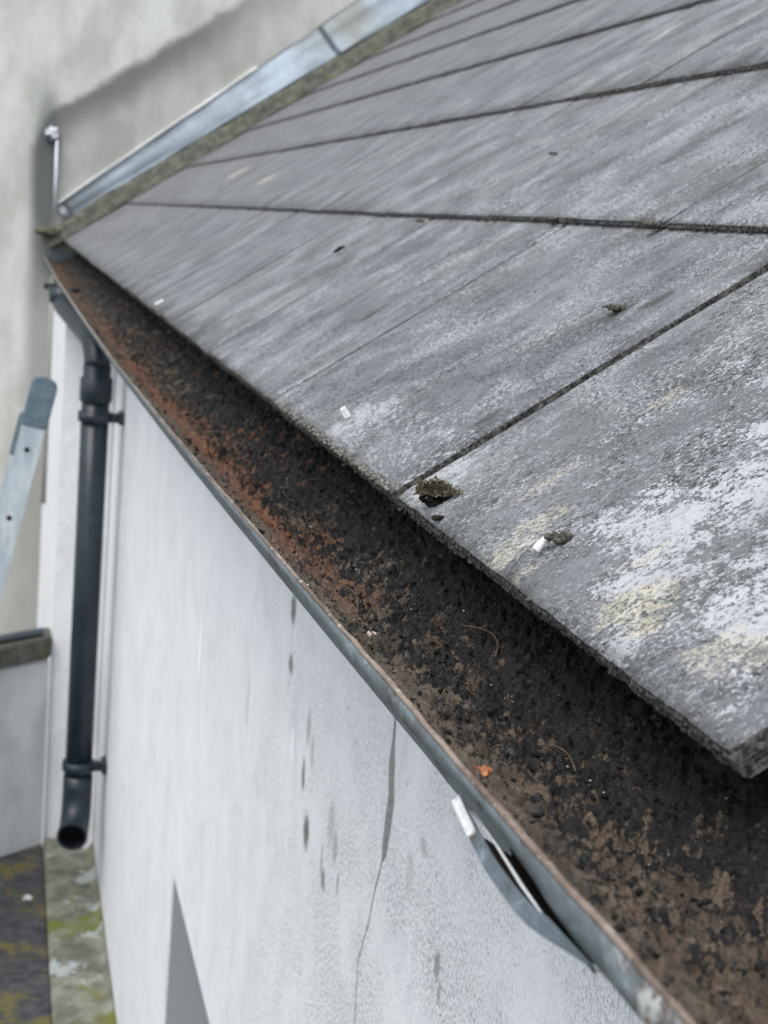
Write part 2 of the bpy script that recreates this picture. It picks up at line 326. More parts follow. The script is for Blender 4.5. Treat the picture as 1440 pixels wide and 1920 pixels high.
M = dict(
    slate=mat_slate(), wall=mat_wall(), far=mat_farwall(), lip=mat_lip(), debris=mat_debris(),
    gutter=mat_zinc('weathered_zinc_gutter', (.21, .25, .27), (.07, .06, .052), .3, .5, .9),
    stripmetal=mat_zinc('dull_strip_metal', (.115, .145, .165), (.04, .035, .03), .3, .5, .9),
    inner=mat_plain('rusty_gutter_lining', (.06, .045, .038), (.14, .10, .075), 50),
    flash=mat_plain('zinc_flashing', (.085, .105, .125), (.145, .178, .21), 4, .42, .4, .6, .1, .002, (1, 1, 1), (.09, .10, .10), (.56, .70)),
    bright=mat_plain('bright_zinc', (.48, .51, .52), (.62, .63, .62), 300, .35, .5, .25, .1),
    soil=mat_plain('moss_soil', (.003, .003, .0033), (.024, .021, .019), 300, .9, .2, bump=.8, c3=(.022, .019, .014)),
    moss=mat_plain('dry_moss', (.035, .032, .020), (.20, .18, .125), 380, .9, .2, bump=.5, c3=(.30, .28, .18), t3=(.55, .66)),
    mossgrey=mat_plain('moss_on_edge', (.035, .038, .030), (.13, .13, .105), 220, .9, .2, bump=.8),
    edgemoss=mat_plain('crusty_moss', (.07, .072, .058), (.30, .30, .26), 260, .9, .2, bump=.7),
    pipe=mat_plain('painted_cast_iron', (.009, .016, .024), (.017, .028, .040), 14, .38, .5, bump=.12, bd=.002, c3=(.035, .045, .055)),
    bore=mat_plain('pipe_bore', (.006, .006, .007), (.012, .012, .013), 30, .9, .1),
    mortar=mat_plain('mossy_mortar', (.065, .068, .055), (.15, .15, .125), 28, .95, .2, bump=.9, bd=.006, c3=(.13, .125, .05)),
    deck=mat_plain('roof_felt', (.012, .013, .014), (.035, .037, .036), 60, .9, .2, bump=.5),
    fascia=mat_plain('grimy_fascia', (.02, .022, .018), (.07, .072, .06), 90, .85, .3, bump=.6),
    ladder=mat_plain('ladder_aluminium', (.44, .50, .54), (.66, .71, .74), 30, .38, .5, .5, .15, stretch=(1, 1, .3)),
    ladcap=mat_plain('blue_grey_rubber', (.085, .125, .155), (.15, .20, .235), 30, .6, .3),
    lowslate=mat_plain('lower_roof_slate', (.028, .03, .036), (.07, .07, .075), 26, .75, .3, bump=.5, bd=.004, c3=(.115, .10, .032), t3=(.46, .62)),
    concrete=mat_crust('mossy_concrete', (.10, .105, .085), (.24, .24, .20), 14, .9, .2, bump=.7, bd=.006, c3=(.13, .14, .035), t3=(.52, .66)),
    lowwall=mat_plain('smooth_grey_render', (.45, .46, .465), (.62, .635, .65), 5, .8, .25, bump=.2, bd=.003, stretch=(1.5, 1, .6), c3=(.74, .76, .79), t3=(.5, .62)),
    white=mat_plain('white_weathered', (.62, .62, .60), (.85, .85, .83), 60, .6, .3),
    bird=mat_plain('dried_white_dropping', (.55, .54, .52), (.85, .85, .84), 200, .8, .2),
    dark=mat_plain('dark_hollow', (.012, .010, .010), (.03, .026, .022), 60, .9, .1),
    orange=mat_plain('orange_leaf_scrap', (.32, .11, .05), (.58, .28, .15), 260, .7, .3, bump=.4),
    pink=mat_plain('pale_pink_scrap', (.55, .42, .36), (.82, .74, .68), 300, .7, .3, bump=.4),
    twig=mat_plain('dry_root', (.06, .045, .03), (.15, .11, .075), 200, .8, .2),
    grit=mat_plain('pale_grit', (.30, .29, .27), (.62, .60, .56), 150, .6, .4),
    glass=mat_plain('dark_window_glass', (.02, .025, .03), (.03, .035, .04), 3, .08, .6, bump=0),
    frame=mat_plain('window_paint', (.55, .56, .57), (.66, .67, .68), 20, .5, .4, bump=.1),
    ground=mat_plain('yard_concrete', (.16, .16, .15), (.27, .27, .25), 1.6, .9, .2, bump=.3, bd=.01),
    lead=mat_plain('dark_lead', (.10, .11, .12), (.20, .21, .225), 18, .55, .4, .3, .2),
)

# ------------------------------------------------------------------ ground
gm = mesh('yard_ground', [(-120, -120, -4.6), (120, -120, -4.6), (120, 120, -4.6), (-120, 120, -4.6)], [(0, 1, 2, 3)], M['ground'])
tag(obj('yard_ground', gm), kind='structure')

# ------------------------------------------------------------------ house: facade with a window, step at the far end, roof deck, slates
YF = 5.30                                   # party wall of the taller building
WX = .10                                    # outer face of the facade
house = tag(empty('house', (.5, 2, -4.6)), 'low house with pale speckled rendered wall and a grey slate roof', 'house')
def build_facade():
    V, F = [], []
    ys = [-1.6, .35, 1.60, YF]; zs = [-4.6, -2.25, -.955, -.06]
    idx = {}
    for i, y in enumerate(ys):
        for j, z in enumerate(zs): idx[i, j] = len(V); V.append((WX, y, z))
    for i in range(3):
        for j in range(3):
            if (i, j) != (1, 1): F.append((idx[i, j], idx[i, j + 1], idx[i + 1, j + 1], idx[i + 1, j]))
    hole = [(1, 1), (1, 2), (2, 2), (2, 1)]; b = len(V)
    for i, j in hole: V.append((WX + .22, ys[i], zs[j]))
    for k in range(4):
        a0, a1 = idx[hole[k]], idx[hole[(k + 1) % 4]]; F.append((a0, b + k, b + (k + 1) % 4, a1))
    c = len(V); V += [(WX + .4, ys[0], zs[0]), (WX + .4, ys[0], zs[3]), (WX + .4, ys[3], zs[3]), (WX + .4, ys[3], zs[0])]
    F += [(c, c + 3, c + 2, c + 1), (idx[0, 3], c + 1, c + 2, idx[3, 3]), (idx[0, 0], idx[0, 1], idx[0, 2], idx[0, 3], c + 1, c), (idx[3, 0], c + 3, c + 2, idx[3, 3], idx[3, 2], idx[3, 1])]
    return obj('wall', mesh('wall', V, F, M['wall']), house)
build_facade()
# window inside the opening
V, F = [], []
for d in [(WX + .16, WX + .20, .352, .41, -2.248, -.957), (WX + .16, WX + .20, 1.54, 1.598, -2.248, -.957), (WX + .16, WX + .20, .41, 1.54, -1.015, -.957), (WX + .16, WX + .20, .41, 1.54, -2.248, -2.19), (WX + .165, WX + .195, .96, 1.0, -2.19, -1.015)]: box(V, F, *d)
wf = obj('window', mesh('window', V, F, M['frame']), house)
V, F = [], []; box(V, F, WX + .177, WX + .183, .41, .96, -2.19, -1.015); box(V, F, WX + .177, WX + .183, 1.0, 1.54, -2.19, -1.015); obj('pane', mesh('pane', V, F, M['glass']), wf)
V, F = [], []; box(V, F, WX - .04, WX + .15, .31, 1.64, -2.31, -2.253); obj('sill', mesh('sill', V, F, M['frame']), wf)
# stepped pier at the far end of the facade, its top weathered back under the gutter
def prism(name, prof, y0, y1, mat, parent):
    """profile in (x,z), extruded along y"""
    n = len(prof); V = [(x, y0, z) for x, z in prof] + [(x, y1, z) for x, z in prof]
    F = [tuple(range(n)), tuple(range(2 * n - 1, n - 1, -1))] + [(k, k + n, (k + 1) % n + n, (k + 1) % n) for k in range(n)]
    me = mesh(name, V, F, mat); bm = bmesh.new(); bm.from_mesh(me); bmesh.ops.recalc_face_normals(bm, faces=bm.faces[:]); bm.to_mesh(me); bm.free()
    return obj(name, me, parent)
prism('pier', [(-.040, -4.6), (-.040, -.19), (.098, -.15), (.098, -4.6)], 3.56, 3.78, M['wall'], house)
prism('pier', [(-.038, -4.6), (-.038, -.20), (.098, -.15), (.098, -4.6)], 3.782, YF - .002, M['wall'], house)
prism('pilaster', [(.070, -4.6), (.070, -.16), (.0975, -.16), (.0975, -4.6)], 3.475, 3.558, M['wall'], house)
obj('fascia', None, house); bpy.data.objects.remove(bpy.data.objects['fascia'])
V, F = [], []; box(V, F, .078, .0995, -1.6, YF, -.16, -.012); obj('fascia', mesh('fascia', V, F, M['fascia']), house)

def rp(s, y, h): return (s * CP - h * SP, y, s * SP + h * CP)      # roof-plane coordinates to world
SL = 3.1
V = [rp(.045, -1.6, -.024), rp(.045, YF, -.024), rp(SL, YF, -.024), rp(SL, -1.6, -.024), rp(.045, -1.6, -.044), rp(.045, YF, -.044), rp(SL, YF, -.044), rp(SL, -1.6, -.044)]
F = [(0, 3, 2, 1), (4, 5, 6, 7), (0, 1, 5, 4), (1, 2, 6, 5), (2, 3, 7, 6), (3, 0, 4, 7)]
roof = obj('roof', mesh('roof', V, F, M['deck']), house)

T = .0065; G = .275; W = .400
DEL = T / G
def slate_mesh(name, w, l, t, nu, nv, seed, amp=.0006):
    us = np.linspace(0, w, nu + 1); vs = (np.linspace(0, 1, nv + 1) ** 1.25) * l
    V = []; U, S = np.meshgrid(us, vs)                       # S along slope, U along y
    edge = fbm(us * 1., us * 0 + seed, 90, 5, seed, .7) * amp * 1.3 + fbm(us, us * 0 + seed, 9, 2, seed + 5) * amp * 1.5
    eL = fbm(vs, vs * 0 + seed, 60, 4, seed + 9, .7) * amp; eR = fbm(vs, vs * 0 + seed, 60, 4, seed + 19, .7) * amp
    X = S.copy(); X += edge[None, :] * (1 - S / l)
    Y = U + eL[:, None] * (1 - U / w) + eR[:, None] * (U / w)
    dE = np.minimum(np.minimum(U, w - U), S)
    H = -.0011 * np.exp(-dE / .0011) + fbm(U, S, 140, 3, seed) * amp * .35 + fbm(U, S, 12, 2, seed) * amp * .8 - DEL * S
    top = np.stack([X, Y, H], -1).reshape(-1, 3)
    N1 = nu + 1; V = [tuple(p) for p in top]; F = []
    for a in range(nv):
        for b in range(nu): F.append((a * N1 + b, (a + 1) * N1 + b, (a + 1) * N1 + b + 1, a * N1 + b + 1))
    ring = [b for b in range(N1)] + [a * N1 + nu for a in range(1, nv + 1)] + [nv * N1 + b for b in range(nu - 1, -1, -1)] + [a * N1 for a in range(nv - 1, 0, -1)]
    n = len(ring); prev = ring; ntop = len(F); r2 = np.random.default_rng(seed)
    for lev in (.28, .55, .8, 1.0):
        base = len(V)
        for k, i in enumerate(ring):
            x, y, h = V[i]; j = r2.normal(0, amp * .55) if lev < 1 else r2.normal(0, amp * .4)
            nx = (1 if k < N1 else 0); x += j * nx - (.0006 if lev == .55 else 0) * nx; y += j * .6 * (1 - nx)
            V.append((x, y, (h + DEL * X.reshape(-1)[i]) * (1 - lev) - t * lev - DEL * X.reshape(-1)[i]))
        cur = list(range(base, base + n))
        for k in range(n): F.append((prev[k], prev[(k + 1) % n], cur[(k + 1) % n], cur[k]))
        prev = cur
    F.append(tuple(prev))
    # into roof-plane axes
    Vw = [(x * CP - h * SP, y, x * SP + h * CP) for x, y, h in V]
    me = mesh(name, Vw, F, M['slate']); 
    sm = [i < ntop for i in range(len(F))]; me.polygons.foreach_set('use_smooth', sm)
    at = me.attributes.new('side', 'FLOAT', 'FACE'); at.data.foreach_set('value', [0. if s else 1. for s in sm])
    return me
GAP = .0030
cache = {}
def slate(k, j0, j1, g0=GAP, g1=GAP, dx=0, dh=0, near=False):
    w_ = (j1 - j0) * W - g0 - g1
    if near: me = slate_mesh('slate', w_, .6, T, 260, 40, int(k * 31 + j0 * 7 + 50))
    else:
        key = (round(w_, 3), random.randrange(3) if k > 0 else random.randrange(2))
        if key not in cache: cache[key] = slate_mesh('slate', w_, .6, T, 26, 8, len(cache) + 3, .0009)
        me = cache[key]
    o = obj('slate', me, roof)
    o.location = rp(k * G + dx, j0 * W + g0, dh)
    o.rotation_euler = (random.uniform(-.0012, .0012), random.uniform(-.0015, .0005), 0)
    # locations above are world: fold in the parent offset
    o.matrix_parent_inverse = WM(roof).inverted()
    return o
YE = 5.19 / W
for k in range(0, 10):
    j = -1.0 if k == 0 else (-1.5 if k % 2 else -1.0)
    while j < YE - .02:
        j1 = min(j + 1, YE)
        near = (k == 0 and j < 2) or (k == 1 and .4 < j + 1 < 3)
        g0 = .0066 if (k == 0 and j == 0) else GAP * random.uniform(.5, 1.1) * (1.8 if (k == 1 and j == .5) else 1)
        g1 = .0058 if (k == 0 and j == -1) else GAP * random.uniform(.5, 1.1)
        slate(k, j, j1, g0, g1, random.uniform(-.0012, .0012) * (0 if near and k == 0 else 1) + (.005 if k == 1 else 0), 0, near)
        j += 1
# under-eave starter slates seen as the second layer below the tails
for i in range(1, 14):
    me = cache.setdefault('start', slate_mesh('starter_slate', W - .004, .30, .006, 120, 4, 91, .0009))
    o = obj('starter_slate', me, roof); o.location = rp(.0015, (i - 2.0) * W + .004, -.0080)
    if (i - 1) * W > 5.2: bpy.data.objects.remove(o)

# ------------------------------------------------------------------ moss fringe in the course steps and along the eave
ICO = bmesh.new(); bmesh.ops.create_icosphere(ICO, subdivisions=1, radius=1); icoV = np.array([v.co[:] for v in ICO.verts]); icoF = np.array([[v.index for v in f.verts] for f in ICO.faces]); ICO.free()
def blobs(name, P, S, mat, seed=0, squash=.6, jit=.35):
    """many small irregular lumps in one mesh; P centres, S radii"""
    r = np.random.default_rng(seed); n = len(P); nv = len(icoV)
    sc3 = S[:, None] * r.uniform(.55, 1.3, (n, 3)); sc3[:, 2] *= squash
    ang = r.uniform(0, 6.28, n); ca, sa = np.cos(ang), np.sin(ang)
    v = icoV[None] * (1 + r.normal(0, jit, (n, nv, 1)) * .6) * sc3[:, None, :]
    x = v[..., 0] * ca[:, None] - v[..., 1] * sa[:, None]; y = v[..., 0] * sa[:, None] + v[..., 1] * ca[:, None]
    v = np.stack([x, y, v[..., 2]], -1) + P[:, None, :]
    f = icoF[None] + (np.arange(n) * nv)[:, None, None]
    me = bpy.data.meshes.new(name); vv = v.reshape(-1, 3); ff = f.reshape(-1, 3)
    me.vertices.add(len(vv)); me.vertices.foreach_set('co', vv.ravel().astype(np.float32))
    me.loops.add(ff.size); me.loops.foreach_set('vertex_index', ff.ravel().astype(np.int32))
    me.polygons.add(len(ff)); me.polygons.foreach_set('loop_start', np.arange(0, ff.size, 3).astype(np.int32)); me.polygons.foreach_set('loop_total', np.full(len(ff), 3, np.int32))
    me.update(); me.validate(); me.materials.append(mat); return me
P, S = [], []
for k in range(1, 9):
    n = 700 if k < 3 else 320
    ys = rng.uniform(-.5, 5.15, n); dens = fbm(ys, ys * 0 + k, 3.5, 3, 40 + k)
    for y, d in zip(ys, dens):
        if rng.random() < .45 + d * 1.1:
            P.append(rp(k * G + (.005 if k == 1 else 0) - rng.uniform(-.001, .0035), y, -T + rng.uniform(-.0005, .0035))); S.append(rng.uniform(.0009, .0030) * (1.5 if rng.random() < .06 else 1))
tag(obj('moss_fringe', blobs('moss_fringe', np.array(P), np.array(S), M['mossgrey'], 3)), 'dark moss crumbs lodged along the slate course steps', 'moss', kind='stuff')
P, S = [], []
ys = rng.uniform(-.42, 2.6, 2600); d = fbm(ys, ys * 0, 7, 3, 77)
for y, q in zip(ys, d):
    if rng.random() < .30 + q * .9 + (.25 if -.02 < y < .35 else 0):
        P.append(rp(rng.uniform(-.0016, .0008) + .0035 * (rng.random() < .2), y, -rng.uniform(.0002, .012))); S.append(rng.uniform(.0005, .0013))
tag(obj('edge_moss', blobs('edge_moss', np.array(P), np.array(S), M['mossgrey'], 5, .8)), 'tiny grey moss crumbs on the broken lower edge of the eave slates', 'moss', kind='stuff')

P, S = [], []
for _ in range(900):
    y = rng.uniform(.012, .36) if rng.random() < .8 else rng.uniform(.012, 1.4)
    P.append(rp(abs(rng.normal(0, .0035)) - .001, y, rng.uniform(-.003, .0006) - .0005)); S.append(rng.uniform(.0005, .0014))
tag(obj('edge_crust', blobs('edge_crust', np.array(P), np.array(S), M['edgemoss'], 8, .7, .6)), 'grey-green crusty moss on the tail edge of the eave slates', 'moss', kind='stuff')
# soil packed into the wider side joints
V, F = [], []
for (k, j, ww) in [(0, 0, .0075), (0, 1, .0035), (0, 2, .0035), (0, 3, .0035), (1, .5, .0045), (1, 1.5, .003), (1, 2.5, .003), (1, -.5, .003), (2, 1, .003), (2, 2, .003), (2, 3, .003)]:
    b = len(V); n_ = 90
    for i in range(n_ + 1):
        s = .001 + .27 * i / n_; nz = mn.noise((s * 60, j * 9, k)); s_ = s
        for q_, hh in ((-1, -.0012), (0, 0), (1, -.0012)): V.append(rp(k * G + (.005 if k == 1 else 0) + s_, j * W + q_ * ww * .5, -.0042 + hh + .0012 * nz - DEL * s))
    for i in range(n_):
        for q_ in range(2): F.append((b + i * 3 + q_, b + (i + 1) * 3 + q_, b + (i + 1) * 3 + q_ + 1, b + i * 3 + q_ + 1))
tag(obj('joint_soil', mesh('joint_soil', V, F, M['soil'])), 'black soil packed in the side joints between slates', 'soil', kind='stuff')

# ------------------------------------------------------------------ gutter
LY = np.array([-.95, -.5243, -.4553, -.3759, -.2895, -.1978, -.0874, .2007, .4731, 1.1625, 2.1347, 3.6429, 4.6, 5.27])
LZ = np.array([-.0035, -.0114, -.0145, -.0172, -.0189, -.0217, -.0252, -.0337, -.0405, -.0542, -.0646, -.0730, -.0690, -.0640])
LX = -.070
def lipz(y): return np.interp(y, LY, LZ)
def lipx(y): return LX + .0002 * np.sin(np.asarray(y) * 7) * np.exp(-np.maximum(np.asarray(y), 0) * .5) 
gut = tag(empty('gutter', (0, -.9, -.06)), 'rusty brown and blue-grey metal gutter running along the slate eave', 'gutter')
gys = np.concatenate([np.arange(-.9, .6, .01), np.arange(.6, 5.27, .05), [5.27]])
def sweep(name, prof, mat, smooth=True, closed=False, ys=gys, parent=gut):
    """prof(y) -> list of (dx, dz) from the lip"""
    V, F = [], []; n = len(prof(0.))
    for y in ys:
        zx, xx = float(lipz(y)), float(lipx(y))
        for dx, dz in prof(float(y)): V.append((xx + dx, y, zx + dz))
    m_ = n if closed else n - 1
    for i in range(len(ys) - 1):
        for k in range(m_): F.append((i * n + k, (i + 1) * n + k, (i + 1) * n + (k + 1) % n, i * n + (k + 1) % n))
    if closed: F.append(tuple(range(n))); F.append(tuple(range(len(V) - 1, len(V) - n - 1, -1)))
    me = mesh(name, V, F, mat, smooth); bm = bmesh.new(); bm.from_mesh(me); bmesh.ops.recalc_face_normals(bm, faces=bm.faces[:]); bm.to_mesh(me); bm.free()
    return obj(name, me, parent)
def face_h(y):
    return float(np.interp(y, [-.6, -.50, -.46, -.445, -.43, -.40, -.37, -.29, -.24, -.15, -.07, .2, 1, 5], [.0125, .0112, .0108, .0100, .0082, .0062, .0066, .0086, .0084, .0078, .0062, .0052, .0050, .0050]))
# outer skin: face, curled underside, bowl, back; 1 mm thick
def skin(y):
    h = face_h(y); wv = .00035 * float(vnoise(np.array(y * 13.), np.array(4.), 2))
    o = [(.0008, -.0008), (.0 + wv * .3, -.0022), (.0004 + wv, -h * .6), (.0012 + wv, -h), (.0045, -h - .0016), (.014, -.0245), (.030, -.0420), (.052, -.0550), (.078, -.0600), (.105, -.0560), (.128, -.0440), (.140, -.0260), (.1425, .0)]
    i_ = [(.1412, .0), (.1388, -.0255), (.127, -.0430), (.1045, -.0548), (.078, -.0588), (.0526, -.0538), (.031, -.0408), (.015, -.0234), (.0058, -h - .0010), (.0026 + wv, -h), (.0018 + wv, -h * .6), (.0016, -.0022), (.0014, -.0008)]
    return o + i_
trough = sweep('trough', skin, M['gutter'], True, True)
# rolled lip
def bead(y):
    j = .00022 * float(vnoise(np.array(y * 55.), np.array(1.), 8)); r = .00085 + j * .3
    return [(.0009 + r * math.cos(t) * 1.3 + j * .5, r * math.sin(t) + j) for t in np.linspace(0, 2 * math.pi, 9)[:-1]]
sweep('rolled_lip', bead, M['lip'], True, True, np.concatenate([np.arange(-.9, .6, .005), np.arange(.6, 5.27, .04), [5.27]]))
# peeled strip of the lower face, sprung away from the gutter; reflected light painted white on its end
OUT = np.array([(-.0697, -.4800, -.0240), (-.0722, -.4660, -.0256), (-.0745, -.4560, -.0268), (-.0750, -.4420, -.0296), (-.0750, -.4290, -.0302), (-.0750, -.4110, -.0300), (-.0748, -.3980, -.0283), (-.0745, -.3850, -.0264), (-.0742, -.3740, -.0246)])
def strip(name, t0, t1, w_, mat, parent, n=30, lift=0., th=.0008):
    """flat sheared ribbon: outer edge OUT, inner edge w_ further in and up"""
    tt = np.linspace(0, len(OUT) - 1, 120); q = np.stack([np.interp(tt, range(len(OUT)), OUT[:, c]) for c in range(3)], 1)
    qs = np.stack([np.convolve(np.pad(q[:, c], 5, 'edge'), np.ones(11) / 11, 'valid') for c in range(3)], 1)
    idx = np.linspace(t0 * 119, t1 * 119, n); q = np.stack([np.interp(idx, range(120), qs[:, c]) for c in range(3)], 1)
    ex = np.array([.70, 0, .71]); nx = np.array([-.71, 0, .70]); V, F = [], []
    for i, p in enumerate(q):
        f = t0 + (t1 - t0) * i / (n - 1); ww = w_(f) if callable(w_) else w_
        for a, b in ((0, -th), (ww * .5, -th - .0004), (ww, -th), (ww, 0), (ww * .5, -.0004), (0, 0)): V.append(p + ex * a + nx * (b + lift))
    for i in range(n - 1):
        for k in range(6): F.append((i * 6 + k, i * 6 + (k + 1) % 6, i * 6 + 6 + (k + 1) % 6, i * 6 + 6 + k))
    F += [(5, 4, 3, 2, 1, 0), tuple(6 * n - 6 + k for k in range(6))]
    me = mesh(name, V, F, mat, False); bm = bmesh.new(); bm.from_mesh(me); bmesh.ops.recalc_face_normals(bm, faces=bm.faces[:]); bm.to_mesh(me); bm.free()
    return obj(name, me, parent), q
lo, q_ = strip('loose_strip', 0, 1, lambda f: .0054 * min(1, .04 + 3.2 * f) - .0022 * f, M['stripmetal'], gut); lo['label'] = 'strip of gutter metal peeled away from the outer face and curling outwards'
en, _ = strip('strip_end', .79, 1.0, .0028, M['bright'], lo, 8, .0007, .0014); en['label'] = 'free end of the peeled strip with its reflected light painted white'
# dark sheet added as the shade in the slot between strip and bowl
V, F = [], []
for i, p in enumerate(q_[6:24]):
    y = p[1]; zb = float(lipz(y)) - face_h(y)
    V += [p + np.array([.0020, 0, .0016]), np.array([LX + .009, y, zb - .011]), np.array([LX + .006, y, zb - .002])]
for i in range(17): F += [(i * 3, i * 3 + 1, i * 3 + 4, i * 3 + 3), (i * 3 + 1, i * 3 + 2, i * 3 + 5, i * 3 + 4)]
obj('slot_shade', mesh('slot_shade', V, F, M['dark']), lo)
V, F = tube([(.0 + LX - .0008, -.455, -.0268), (LX - .0012, -.43, -.0258), (LX - .0012, -.41, -.0243), (LX - .001, -.385, -.0236)], [.0001, .0005, .0004, .0001], 8)
obj('bright_edge', mesh('bright_edge', V, F, M['bright'], True), gut)
V, F = [], []; box(V, F, LX + .001, .071, 5.262, 5.27, -.12, -.048); obj('end_cap', mesh('end_cap', V, F, M['gutter']), gut)
bevel_box('bracket', (-.082, -.035, 4.55, 4.60, -.155, -.135), M['pipe'], gut, .004)

# ------------------------------------------------------------------ sludge, moss and soil lying in the gutter
def debris_h(X, Y):
    """height above the lip level of the sludge; returns z, moss, rust"""
    lx = lipx(Y); lz = lipz(Y); d = (X - lx)                    # distance in from the lip
    prof = np.interp(d, [0, .0025, .007, .018, .034, .052, .075, .10, .125, .142], [-.0018, -.0032, -.0062, -.0125, -.0225, -.0310, -.0350, -.030, -.022, -.016])
    rear = sstep(d, .055, .14)
    prof = prof + rear * np.clip(-.026 - lz * 0 - (lz + prof), -.01, .03) * .8
    far = sstep(Y, .1, 1.2); near = sstep(Y, -.28, -.48)
    band = sstep(d, .022 + .008 * fbm(Y, X, 9, 3, 4) + .006 * far, .042 + .006 * far)                # dark soil begins this far in
    wx = X + .006 * fbm(X, Y, 70, 3, 201); wy = Y + .006 * fbm(X, Y, 70, 3, 202)
    lowf = .6 * fbm(wx * 1.3, wy, 42, 3, 21) + .75 * fbm(wx, wy, 150, 4, 22, .75)
    mos = .05 + band * (.58 - .44 * near + .36 * near * sstep(d, .045, .09)) * (1 - .30 * far) + lowf * .55
    mos = mos - .40 * sstep(Y, -.15, .05) * np.exp(-((d - .036) / .018) ** 2) + sstep(d, .06, .10) * .30 + far * sstep(lowf, .0, .3) * .12
    speck = sstep(fbm(X, Y * .8, 170, 3, 33), .10, .30)
    mos = np.clip(mos + speck * .30, 0, 1)
    mk = sstep(mos, .22, .62)
    rough = np.abs(fbm(X, Y, 150, 4, 51, .7)) * 1.0; cl = fbm(X, Y, 330, 3, 61, .6)
    z = prof + mk * (.0010 + .0120 * rough + .0024 * cl) + (1 - mk) * .0022 * np.maximum(0, fbm(X, Y, 230, 3, 63, .7)) + fbm(X, Y, 40, 3, 71) * .0011
    z = z + sstep(d, .03, .055) * mk * (1 - near * .4) * (.0035 + .007 * np.maximum(-.2, fbm(X, Y, 34, 3, 81)))
    z = np.where(d < .004, prof + fbm(X, Y, 120, 2, 71) * .0003, z)
    rust = sstep(fbm(X * 2.2, Y * .55, 14, 4, 91) + .50 * np.exp(-((d - .040) / .017) ** 2) * sstep(Y, -.2, 0) + .10 - .25 * sstep(d, .028, .018), .05, .5) * (.10 + .90 * sstep(Y, -.2, .15)) * (1 - .55 * sstep(Y, .9, 3))
    return lz + z, mos, rust
def debris_patch(y0, y1, ny, nx, Vl, Fl, A, B):
    x = np.linspace(0, 1, nx + 1); y = np.linspace(y0, y1, ny + 1); Y, U = np.meshgrid(y, x, indexing='ij')
    lx = lipx(Y); X = lx + .0018 + U * (.0745 - lx - .0018)
    X = X + fbm(X, Y, 150, 2, 5) * .0006 * (U > .02); Z, mo, ru = debris_h(X, Y)
    b = sum(len(v) for v in Vl); Vl.append(np.stack([X, Y, Z], -1).reshape(-1, 3)); A.append(mo.ravel()); B.append(ru.ravel())
    i = np.arange(ny)[:, None] * (nx + 1) + np.arange(nx)[None] + b
    Fl.append(np.stack([i, i + 1, i + nx + 2, i + nx + 1], -1).reshape(-1, 4))
Vl, Fl, A, B = [], [], [], []
debris_patch(-.62, -.05, 480, 130, Vl, Fl, A, B); debris_patch(-.05, .6, 380, 110, Vl, Fl, A, B); debris_patch(.6, 2.0, 400, 70, Vl, Fl, A, B); debris_patch(2.0, 5.26, 400, 40, Vl, Fl, A, B)
VV = np.concatenate(Vl); FF = np.concatenate(Fl)
me = bpy.data.meshes.new('gutter_sludge'); me.vertices.add(len(VV)); me.vertices.foreach_set('co', VV.ravel().astype(np.float32))
me.loops.add(FF.size); me.loops.foreach_set('vertex_index', FF.ravel().astype(np.int32)); me.polygons.add(len(FF))
me.polygons.foreach_set('loop_start', np.arange(0, FF.size, 4).astype(np.int32)); me.polygons.foreach_set('loop_total', np.full(len(FF), 4, np.int32))
me.polygons.foreach_set('use_smooth', np.ones(len(FF), bool)); me.update(); me.validate()
a1 = me.attributes.new('moss', 'FLOAT', 'POINT'); a1.data.foreach_set('value', np.concatenate(A).astype(np.float32))
a2 = me.attributes.new('rust', 'FLOAT', 'POINT'); a2.data.foreach_set('value', np.concatenate(B).astype(np.float32))
me.materials.append(M['debris'])
tag(obj('gutter_sludge', me), 'brown and rust-coloured mud with black moss lying in the gutter', 'mud', kind='stuff')
# loose crumbs on top
def scatter(n, y0, y1, smin, smax, want_moss=True, seed=1, bias=1.):
    r = np.random.default_rng(seed); y = y0 + (y1 - y0) * r.random(n) ** bias; x = LX + .005 + r.random(n) * (.135)
    z, mo, ru = debris_h(x, y); keep = (r.random(n) < (np.clip(mo * 1.3, .10, 1) if want_moss else .5)); x, y, z = x[keep], y[keep], z[keep]
    return np.stack([x, y, z + .0004], -1), smin + (smax - smin) * r.random(len(x)) ** 2.6
Pn, Sn = scatter(7000, -.58, .35, .0003, .0018, True, 1, .9); Pf, Sf = scatter(1800, .35, 2.4, .0008, .0036, True, 2, 1.4)
tag(obj('soil_crumbs', blobs('soil_crumbs', np.concatenate([Pn, Pf]), np.concatenate([Sn, Sf]), M['soil'], 9, .7, .6)), 'black crumbs of moss and soil scattered in the gutter', 'moss', kind='stuff')
Pg, Sg = scatter(420, -.56, .4, .00025, .0007, False, 5)
tag(obj('pale_grit', blobs('pale_grit', Pg, Sg, M['grit'], 19, .8)), 'pale grains of grit on the dark gutter mud', 'grit', kind='stuff')
